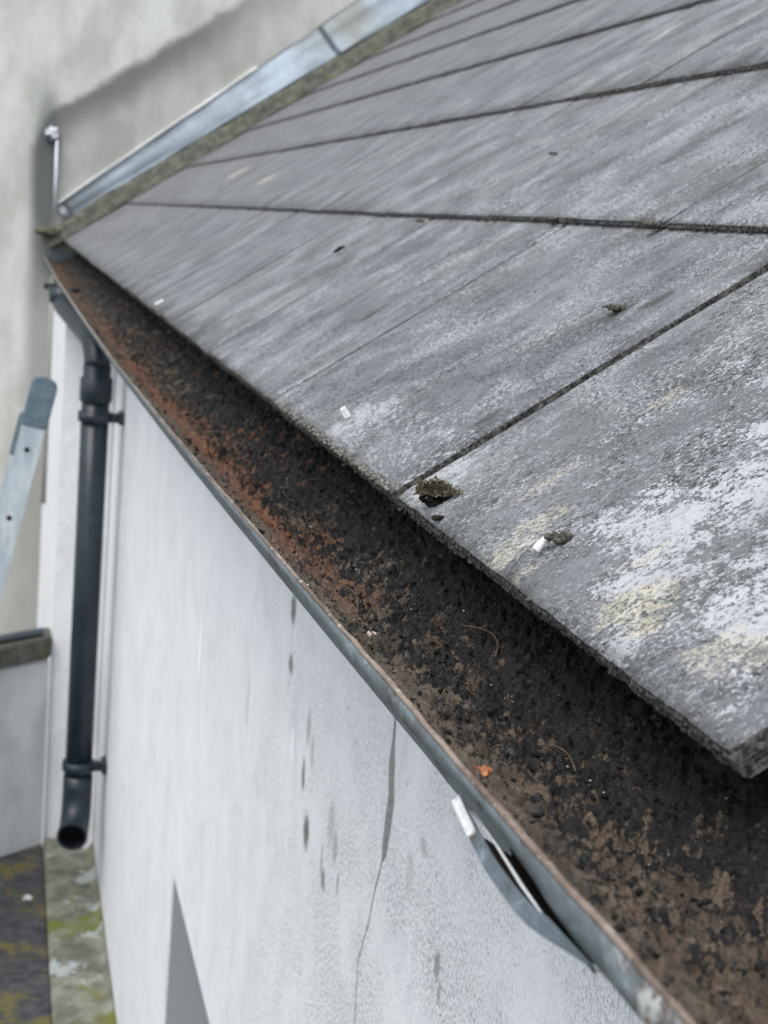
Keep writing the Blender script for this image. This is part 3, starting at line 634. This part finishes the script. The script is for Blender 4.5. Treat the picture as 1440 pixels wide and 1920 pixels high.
# fuzz of fine moss blades over the soil
Pm, Sm = scatter(26000, -.58, .5, .0008, .0030, True, 12, .9)
rr = np.random.default_rng(8); n = len(Pm); dr = rr.normal(0, 1, (n, 3)); dr[:, 2] = np.abs(dr[:, 2]) + .2; dr /= np.linalg.norm(dr, axis=1)[:, None]; sd2 = np.cross(dr, rr.normal(0, 1, (n, 3))); sd2 /= np.linalg.norm(sd2, axis=1)[:, None]
bl = np.stack([Pm - sd2 * Sm[:, None] * .14, Pm + sd2 * Sm[:, None] * .14, Pm + dr * Sm[:, None]], 1).reshape(-1, 3)
me = mesh('moss_fuzz', [], [], M['soil']); me.vertices.add(len(bl)); me.vertices.foreach_set('co', bl.ravel().astype(np.float32)); me.loops.add(n * 3); me.loops.foreach_set('vertex_index', np.arange(n * 3, dtype=np.int32))
me.polygons.add(n); me.polygons.foreach_set('loop_start', np.arange(0, n * 3, 3, dtype=np.int32)); me.polygons.foreach_set('loop_total', np.full(n, 3, np.int32)); me.update(); me.validate()
tag(obj('moss_fuzz', me), 'fine dark moss fibres covering the soil in the gutter', 'moss', kind='stuff')
# hair-thin roots
def dz(x, y): return float(debris_h(np.array([x]), np.array([y]))[0][0])
for i, (x0, y0, dx, dy, cv) in enumerate([(.006, -.12, -.002, -.055, .008), (-.045, -.065, .006, -.03, .004), (-.02, -.30, .010, -.012, .003)]):
    za, zb = dz(x0, y0), dz(x0 + dx, y0 + dy)
    pts = [(x0 + dx * t + cv * math.sin(t * 3), y0 + dy * t, za + (zb - za) * t + .0075 + .002 * math.sin(t * 4)) for t in np.linspace(0, 1, 16)]
    V, F = tube(pts, .00026, 6)
    tag(obj('dry_root', mesh('dry_root', V, F, M['twig'], True)), ['thin curved root lying on black moss below the moss tuft', 'short pale root beside the lip below the rust patch', 'fine brown root on dark mud right of the orange scrap'][i], 'root', 'hair-thin roots in the gutter')

# ------------------------------------------------------------------ small things on slates and in gutter
def lump(name, c, r, n, mat, seed, squash=.7, size=.3):
    rr = np.random.default_rng(seed); d = rr.normal(0, 1, (n, 3)); d /= np.linalg.norm(d, axis=1)[:, None]; rad = rr.random(n) ** .5
    P = np.array(c) + d * rad[:, None] * np.array(r); return obj(name, blobs(name, P, np.full(n, r[0] * size) * rr.uniform(.4, 1.2, n), mat, seed, squash))
def moss_tuft(c, r, n, seed, name='moss_tuft'):
    """cushion of small pointed leaves standing out in all directions"""
    rr = np.random.default_rng(seed); V, F = [], []
    for _ in range(n):
        th = rr.uniform(0, 6.283); ph = math.acos(rr.uniform(0.0, 1)); dirv = np.array([math.sin(ph) * math.cos(th), math.sin(ph) * math.sin(th), math.cos(ph)])
        lump_ = 1 + .35 * math.sin(th * 3 + seed) * math.sin(ph * 2); b = np.array(c) + dirv * np.array(r) * rr.uniform(.5, .95) * lump_
        L = r[0] * rr.uniform(.16, .38); t = np.cross(dirv, rr.normal(0, 1, 3)); t /= np.linalg.norm(t); tip = dirv + rr.normal(0, .55, 3); tip /= np.linalg.norm(tip)
        wd = L * .22; k = len(V); u = np.cross(t, tip) * wd * .5
        V += [b - t * wd, b + t * wd, b + tip * L * .6 + t * wd * .7 + u, b + tip * L, b + tip * L * .6 - t * wd * .7 + u]; F += [(k, k + 1, k + 2), (k, k + 2, k + 4), (k + 2, k + 3, k + 4)]
    return obj(name, mesh(name, V, F, M['moss']))
mo = empty('moss_cushion', rp(.012, -.037, 0)); tag(mo, 'round brown-green moss tuft on the slate corner beside the wide joint', 'moss')
q = rp(.0115, -.054, .0045)
o = moss_tuft(q, (.0088, .0072, .0060), 2400, 4, 'leaves'); o.parent = mo; o.matrix_parent_inverse = WM(mo).inverted()
o = lump('core', rp(.0115, -.054, .0026), (.0080, .0066, .0056), 160, M['soil'], 6, .8, .28); o.parent = mo; o.matrix_parent_inverse = WM(mo).inverted()
o = moss_tuft(rp(.019, -.062, .0015), (.0042, .003, .0025), 450, 9, 'leaves'); o.parent = mo; o.matrix_parent_inverse = WM(mo).inverted()
tag(lump('moss_crumb', rp(.004, -.080, .0008), (.0035, .0012, .001), 30, M['soil'], 12, .8, .4), 'tiny dark crumb on the slate edge right below the moss tuft', 'moss')
# tubular dropping with moss behind
cg = empty('white_tube', rp(.02, -.191, .003)); tag(cg, 'small curled white tube with a dark hollow end lying on the near slate', 'dropping')
pts = [rp(.0175 + .0085 * t, -.1905 + .0015 * t * t, .0024 + .0012 * math.sin(t * 2.5)) for t in np.linspace(0, 1, 9)]
V, F = tube(pts, [.0018, .0019, .0019, .0018, .0017, .0016, .0014, .0011, .0004], 14, False, True); o = obj('shell', mesh('shell', V, F, M['bird'], True), cg)
V, F = tube([pts[0], pts[1]], [.00165, .0014], 12, False, True); obj('hollow', mesh('hollow', V, F, M['dark']), cg)
o = lump('moss_bit', rp(.029, -.193, .0018), (.0065, .0022, .0017), 90, M['mossgrey'], 31, .8, .28); o.parent = cg; o.matrix_parent_inverse = WM(cg).inverted()
# white chips
def chip(name, s, y, ls, ly, h, mat, label, cat, rot=0., seed=0):
    V, F = [], []; box(V, F, -ls / 2, ls / 2, -ly / 2, ly / 2, 0, h); rr = random.Random(seed)
    me = mesh(name, [(a + rr.uniform(-1, 1) * ls * .08, b + rr.uniform(-1, 1) * ly * .12, c * rr.uniform(.6, 1.2)) for a, b, c in V], F, mat)
    o = obj(name, me); o.matrix_world = Matrix.Translation(rp(s, y, .0003)) @ Matrix.Rotation(-PITCH, 4, 'Y') @ Matrix.Rotation(rot, 4, 'Z'); return tag(o, label, cat)
chip('white_chip', .0135, 1.45, .013, .009, .003, M['white'], 'bright white chip near the far part of the slate edge', 'chip', .1)
chip('white_chip', .0235, .207, .0022, .0035, .007, M['white'], 'tiny upright white sliver on the slate above the gutter rust', 'chip', .9, 3)
chip('dark_chip', .195, .925, .010, .010, .003, M['soil'], 'dark moss scrap on the middle slate of the first course', 'moss', .4, 5)
for i, (s_, y_, a_, lab) in enumerate([(.278, .42, .005, 'small moss knob on the first course step right of the joint'), (.2755, .21, .006, 'moss knob at the right end of the first course step'), (.40, .71, .004, 'dark twig scrap on the second course of slates'),
                                       (.183, .082, .006, 'flat dark moss smear on the slate above the wide joint'), (.265, .80, .004, 'moss scrap under the first course step at a joint')]):
    o = lump('moss_scrap', rp(s_, y_, -.001), (a_ * 1.3, a_ * .8, a_ * .25), 60, M['mossgrey'], 60 + i, .7, .3); tag(o, lab, 'moss', 'moss scraps on the slates')
# orange scrap and pale scrap in the gutter
def scrap(name, x, y, L, mat, label, cat, seed):
    rr = np.random.default_rng(seed); n = 9; V, F = [], []
    for i in range(n):
        for j in range(4):
            V.append((x + (i / (n - 1) - .5) * L * .8 + rr.normal(0, L * .03), y + (j / 3 - .5) * L * .45 * (1 - .4 * abs(i / (n - 1) - .5)) - (i / (n - 1) - .5) * L * .2 + rr.normal(0, L * .03), dz(x, y) + .0022 + .0015 * math.sin(i * 1.1 + j) + rr.normal(0, L * .02)))
    for i in range(n - 1):
        for j in range(3): F.append((i * 4 + j, i * 4 + 4 + j, i * 4 + 5 + j, i * 4 + 1 + j))
    me = mesh(name, V, F, mat); o = obj(name, me); md = o.modifiers.new('thick', 'SOLIDIFY'); md.thickness = .0008; return tag(o, label, cat)
scrap('orange_leaf', -.0560, -.348, .0062, M['orange'], 'bright orange scrap of leaf against the gutter lip', 'leaf', 2)
scrap('pale_leaf', -.047, -.160, .0045, M['pink'], 'pale pink crumpled scrap on the brown mud of the gutter', 'leaf', 6)

# ------------------------------------------------------------------ downpipe
dp = tag(empty('downpipe', (.026, 3.13, -1.6)), 'dark blue-black downpipe clamped to the pale wall below the gutter', 'downpipe')
PR = .0355
def bez(p0, p1, p2, n=10): return [tuple((1 - t) ** 2 * a + 2 * t * (1 - t) * b + t * t * c for a, b, c in zip(p0, p1, p2)) for t in np.linspace(0, 1, n)]
neck = [(-.050, 3.50, -.108)] + bez((-.050, 3.50, -.118), (-.050, 3.49, -.135), (-.034, 3.42, -.145), 8) + bez((.006, 3.24, -.185), (.026, 3.14, -.20), (.026, 3.13, -.265), 10)
V, F = tube(neck, PR * .95, 28); obj('swan_neck', mesh('swan_neck', V, F, M['pipe'], True), dp)
V, F = tube([(-.050, 3.50, -.09), (-.050, 3.50, -.132)], [PR * 1.25, PR * 1.15], 28); obj('outlet', mesh('outlet', V, F, M['pipe'], True), dp)
V, F = tube([(.026, 3.13, -.290), (.026, 3.13, -.295), (.026, 3.13, -.350), (.026, 3.13, -.355)], [PR * 1.06, PR * 1.17, PR * 1.17, PR * 1.06], 28); obj('socket', mesh('socket', V, F, M['pipe'], True), dp)
V, F = tube([(.026, 3.13, -.26), (.026, 3.13, -.9), (.026, 3.13, -1.42)], PR, 28); obj('pipe', mesh('pipe', V, F, M['pipe'], True), dp)
shoe_path = [(.026, 3.13, -1.365), (.026, 3.13, -1.40)] + bez((.026, 3.13, -1.415), (.026, 3.128, -1.475), (.018, 3.075, -1.496), 10) + [(.012, 3.035, -1.502)]
n = len(shoe_path); V, F = tube(shoe_path, [PR * 1.10] * n, 28, True, False)
V2, F2 = tube(shoe_path[::-1], [PR * .98] * n, 28, False, True)
k0 = (n - 1) * 28; b = len(V); V = V + V2; F = F + [tuple(b + i for i in f) for f in F2]
sh = obj('shoe', mesh('shoe', V, F, M['pipe'], True), dp)
# annular rim + dark bore
P3 = Vector(shoe_path[-1]); tdir = (P3 - Vector(shoe_path[-2])).normalized()
ra_ = tdir.cross(Vector((0, 0, 1))).normalized(); rb_ = tdir.cross(ra_); V, F = [], []
for d_, r_ in ((-.012, 1.135), (.0012, 1.135), (.0012, .975), (-.012, .97)):
    for q_ in range(32):
        th = 2 * math.pi * q_ / 32; V.append(P3 + tdir * d_ + (ra_ * math.cos(th) + rb_ * math.sin(th)) * PR * r_)
for e_ in range(3):
    for q_ in range(32): F.append((e_ * 32 + q_, e_ * 32 + (q_ + 1) % 32, (e_ + 1) * 32 + (q_ + 1) % 32, (e_ + 1) * 32 + q_))
obj('rim', mesh('rim', V, F, M['pipe'], False), sh)
V, F = tube([P3 - tdir * .003, P3 - tdir * .045], [PR * .972, PR * .965], 28, False, True); obj('bore', mesh('bore', V, F, M['bore']), sh)
for zc_ in (-.392, -1.338):
    V, F = tube([(.026, 3.13, zc_ - .014), (.026, 3.13, zc_ - .012), (.026, 3.13, zc_ + .012), (.026, 3.13, zc_ + .014)], [PR * 1.05, PR * 1.22, PR * 1.22, PR * 1.05], 28)
    c_ = obj('clip', mesh('clip', V, F, M['pipe'], True), dp)
    V, F = [], []; box(V, F, .055, .0995, 3.118, 3.142, zc_ - .013, zc_ + .010); box(V, F, .086, .0998, 3.100, 3.16, zc_ - .016, zc_ + .014)
    obj('lug', mesh('lug', V, F, M['pipe']), c_)

# ------------------------------------------------------------------ taller neighbouring building, flashing, mortar fillet
nb = tag(empty('neighbouring_building', (0, YF, -4.6)), 'tall beige rendered gable wall behind the far end of the roof', 'building')
V, F = [], []; box(V, F, -6, 7, YF, YF + 6, -4.6, 5.5); obj('wall', mesh('wall', V, F, M['far']), nb)
fl = tag(empty('flashing', (0, YF - .05, .1)), 'shiny blue-grey zinc flashing running up the wall beside the roof', 'flashing')
def rampstrip(name, prof, s0, s1, mat, parent, n=70, wob=.0, smooth=True, taper=False):
    """profile (y, h) swept up the roof slope"""
    V, F = [], []; m_ = len(prof)
    for i in range(n + 1):
        s = s0 + (s1 - s0) * i / n
        for k, (y, h) in enumerate(prof):
            jy = wob * mn.noise((s * 6, k * 3.1, 0)); jh = wob * mn.noise((s * 6, k * 2.3, 7)); hh = h if (not taper or h < .07) else .062 + (h - .062) * (.52 + .50 * s); V.append(rp(s, y + jy, hh + jh))
    for i in range(n):
        for k in range(m_ - 1): F.append((i * m_ + k, i * m_ + k + 1, (i + 1) * m_ + k + 1, (i + 1) * m_ + k))
    F += [tuple(range(m_)), tuple(range((n + 1) * m_ - 1, n * m_ - 1, -1))]
    F += [(i * m_ + m_ - 1, i * m_, (i + 1) * m_, (i + 1) * m_ + m_ - 1) for i in range(n)]
    me = mesh(name, V, F, mat, smooth); bm = bmesh.new(); bm.from_mesh(me); bmesh.ops.recalc_face_normals(bm, faces=bm.faces[:]); bm.to_mesh(me); bm.free()
    return obj(name, me, parent)
for i, (s0, s1) in enumerate([(.075, 1.30), (1.295, 2.6)]):
    e = .0015 * i
    rampstrip('zinc_sheet', [(YF - .003, .172 + e), (YF - .010, .168 + e), (YF - .030, .130 + e), (YF - .058, .085 + e), (YF - .082, .066 + e), (YF - .084, .062 + e), (YF - .003, .062 + e)], s0, s1, M['flash'], fl, 60, .003, True, True)
rampstrip('top_edge', [(YF - .002, .181), (YF - .012, .181), (YF - .012, .172), (YF - .002, .172)], .06, 1.0, M['white'], fl, 60, .003, True, True)
V, F = [], []; 
rampstrip('lead_end', [(YF - .003, .118), (YF - .03, .105), (YF - .088, .06), (YF - .003, .058)], .045, .0745, M['lead'], fl, 4, .001)
mf = rampstrip('mortar_fillet', [(YF - .002, .0615), (YF - .086, .060), (YF - .090, .036), (YF - .096, .014), (YF - .108, .003), (YF - .107, -.004), (YF - .002, -.004)], -.06, 2.6, M['mortar'], None, 160, .010)
tag(mf, 'mossy grey-green mortar fillet between slates and zinc flashing', 'mortar')
tag(lump('moss_patch', rp(-.03, YF - .09, .055), (.05, .03, .012), 160, M['moss'], 71, .6, .25), 'yellow-green moss on the lowest end of the mortar fillet', 'moss')
V, F = tube([(-.036, YF - .03, .10), (-.036, YF - .03, .24), (-.038, YF - .03, .372)], .0052, 10); rod = obj('white_rod', mesh('white_rod', V, F, M['lowwall'], True)); tag(rod, 'thin white upright rod fixed on the far wall beside the flashing', 'rod')
tag(lump('mortar_lump', (-.052, YF - .012, .40), (.024, .012, .020), 50, M['lowwall'], 72, .8, .4), 'small pale lump of mortar on the far wall above the white rod', 'mortar')
V, F = tube([(-.070, YF - .015, .372), (-.045, YF - .035, .366)], [.011, .010], 12); tag(obj('wall_hook', mesh('wall_hook', V, F, M['pipe'], True)), 'dark hook on the far wall at the top of the white rod', 'hook')
V, F = tube([(-.043, YF - .5, -.12), (-.044, YF - .5, -.5), (-.044, YF - .5, -.95)], .012, 10); tag(obj('wall_conduit', mesh('wall_conduit', V, F, M['far'], True)), 'pale thin vertical conduit in the corner behind the downpipe', 'conduit')

# ------------------------------------------------------------------ lower wall with metal-edged ledge, at the foot of the pier
lw = tag(empty('lower_wall', (-1, 3.6, -4.6)), 'lower smooth grey rendered wall with a mossy ledge left of the downpipe', 'wall')
def slab(name, pts, z0, z1, mat, parent):
    n_ = len(pts); V = [(x, y, z0) for x, y in pts] + [(x, y, z1) for x, y in pts]
    F = [tuple(range(n_ - 1, -1, -1)), tuple(range(n_, 2 * n_))] + [(k, (k + 1) % n_, (k + 1) % n_ + n_, k + n_) for k in range(n_)]
    me = mesh(name, V, F, mat); bm = bmesh.new(); bm.from_mesh(me); bmesh.ops.recalc_face_normals(bm, faces=bm.faces[:])
    bmesh.ops.bevel(bm, geom=bm.edges[:], offset=.006, segments=2, affect='EDGES'); bm.to_mesh(me); bm.free(); return obj(name, me, parent)
LD = Vector((-.806, -.592)); c0 = Vector((-.0445, 3.535))                # the neighbour's wall stands askew to the house
NB = Vector((-.592, .806)) * .10; pf = [tuple(c0), tuple(c0 + LD * 3.6), tuple(c0 + LD * 3.6 + NB), tuple(c0 + NB)]
slab('wall', pf, -4.6, -1.162, M['lowwall'], lw)
nn = Vector((.592, -.806)) * .014
slab('coping', [(-.0445, 3.522), tuple(c0 + LD * 3.6 + nn), tuple(c0 + LD * 3.6 + NB - nn), (-.0445 , 3.655)], -1.160, -1.098, M['mortar'], lw)
e0 = c0 + LD * .035 + Vector((0, .03)); e1 = c0 + LD * 3.5 + Vector((0, .03))
V, F = tube([(e1.x, e1.y, -1.084), (e0.x, e0.y, -1.084)], .012, 12); obj('metal_edge', mesh('metal_edge', V, F, M['flash'], True), lw)

# ------------------------------------------------------------------ lower roof
lr = tag(empty('lower_roof', (-.5, 2.5, -1.75)), 'lower dark slate roof with orange lichen at the foot of the wall', 'roof')
V, F = [], []; box(V, F, -3.2, WX - .003, -1.5, 3.55, -1.86, -1.752); obj('deck', mesh('deck', V, F, M['deck']), lr)
V, F = [], []; nx_, ny_ = 10, 60
for i in range(ny_ + 1):
    for j in range(nx_ + 1):
        y = 1.2 + (3.553 - 1.2) * i / ny_; x = -.044 + (WX - .002 + .044) * j / nx_
        V.append((x, y, -1.728 + .006 * mn.noise((x * 20, y * 8, 0)) + (.02 if j == nx_ else 0) - (.012 if j == 0 else 0)))
for i in range(ny_):
    for j in range(nx_): F.append((i * (nx_ + 1) + j, i * (nx_ + 1) + j + 1, (i + 1) * (nx_ + 1) + j + 1, (i + 1) * (nx_ + 1) + j))
obj('cement_verge', mesh('cement_verge', V, F, M['concrete'], True), lr)
ym = [1.35, 2.05, 2.75, 3.545]
base = None
for r_ in range(8):
    for i in range(3):
        x1 = -.0475 - r_ * .31; x0 = x1 - .306
        V, F = [], []; box(V, F, x0, x1, ym[i] + .003, ym[i + 1] - .003, -1.748, -1.736)
        o = obj('slate', mesh('slate', V, F, M['lowslate']), lr); o.location.z += -.0  
        o.rotation_euler = (0, 0, 0)
tag(lump('white_flake', (-.092, 3.16, -1.730), (.012, .010, .006), 14, M['white'], 90, .6, .5), 'white flake lying on the lower dark slates', 'flake')

# ------------------------------------------------------------------ ladder leaning up beside the wall
ld = tag(empty('ladder', (-.45, 2.9, -4.6)), 'aluminium ladder with blue-grey end caps leaning left of the downpipe', 'ladder')
a0 = Vector((-.1175, 2.75, -.292)); a1 = Vector((-.1895, 2.75, -.631)); dirn = (a1 - a0).normalized(); L = (a0.z + 4.6) / -dirn.z
nrm = Vector((dirn.z, 0, -dirn.x)).normalized()                        # across the stile, in the xz plane
def stile(y, ext=0.):
    V, F = [], []; hw, ft, dy = .0265, .0035, .026
    prof = [(-hw, -dy / 2), (hw, -dy / 2), (hw, -dy / 2 + ft), (-hw + ft, -dy / 2 + ft), (-hw + ft, dy / 2 - ft), (hw, dy / 2 - ft), (hw, dy / 2), (-hw, dy / 2)]
    holes = []
    for t in (.0, L):
        c_ = a0 + dirn * t
        for u, v in prof: V.append(c_ + nrm * u + Vector((0, v + (y - 2.75), 0)))
    n_ = len(prof)
    for k in range(n_): F.append((k, (k + 1) % n_, n_ + (k + 1) % n_, n_ + k))
    F += [tuple(range(n_)), tuple(range(2 * n_ - 1, n_ - 1, -1))]
    me = mesh('stile', V, F, M['ladder']); bm = bmesh.new(); bm.from_mesh(me); bmesh.ops.recalc_face_normals(bm, faces=bm.faces[:]); bm.to_mesh(me); bm.free()
    st = obj('stile', me, ld)
    # rounded cap
    V, F = [], []; pr = []
    for th in np.linspace(0, math.pi, 10): pr.append((.0295 * math.cos(th), -.020 - .016 * math.sin(th)))
    pr = [(.0295, .13 * .62)] + pr + [(-.0295, .13 * .62)]
    for v in (-dy / 2 - .004, dy / 2 + .004):
        for u, t in pr: c_ = a0 + dirn * t + nrm * u; V.append(c_ + Vector((0, v + (y - 2.75), 0)))
    m_ = len(pr)
    F = [tuple(range(m_)), tuple(range(2 * m_ - 1, m_ - 1, -1))] + [(k, (k + 1) % m_, m_ + (k + 1) % m_, m_ + k) for k in range(m_)]
    me = mesh('end_cap', V, F, M['ladcap']); bm = bmesh.new(); bm.from_mesh(me); bmesh.ops.recalc_face_normals(bm, faces=bm.faces[:]); bmesh.ops.bevel(bm, geom=[e for e in bm.edges], offset=.003, segments=2, affect='EDGES'); bm.to_mesh(me); bm.free()
    obj('end_cap', me, st)
    for t in (.135, .300, .58, .86):
        c_ = a0 + dirn * t + nrm * .002 + Vector((0, y - 2.75 - dy / 2 - .0008, 0)); V, F = tube([c_, c_ + Vector((0, .002, 0))], .0065, 14); obj('rivet_hole', mesh('rivet_hole', V, F, M['dark']), st)
    return st
stile(2.75); s2 = stile(3.05); s2.location = (-.022, 0, -.12)
for i in range(14):
    c_ = a0 + dirn * (.16 + .28 * i); V, F = tube([c_ + Vector((0, .012, 0)), c_ + Vector((-.0, .285, 0))], .014, 12); obj('rung', mesh('rung', V, F, M['ladder'], True), ld)
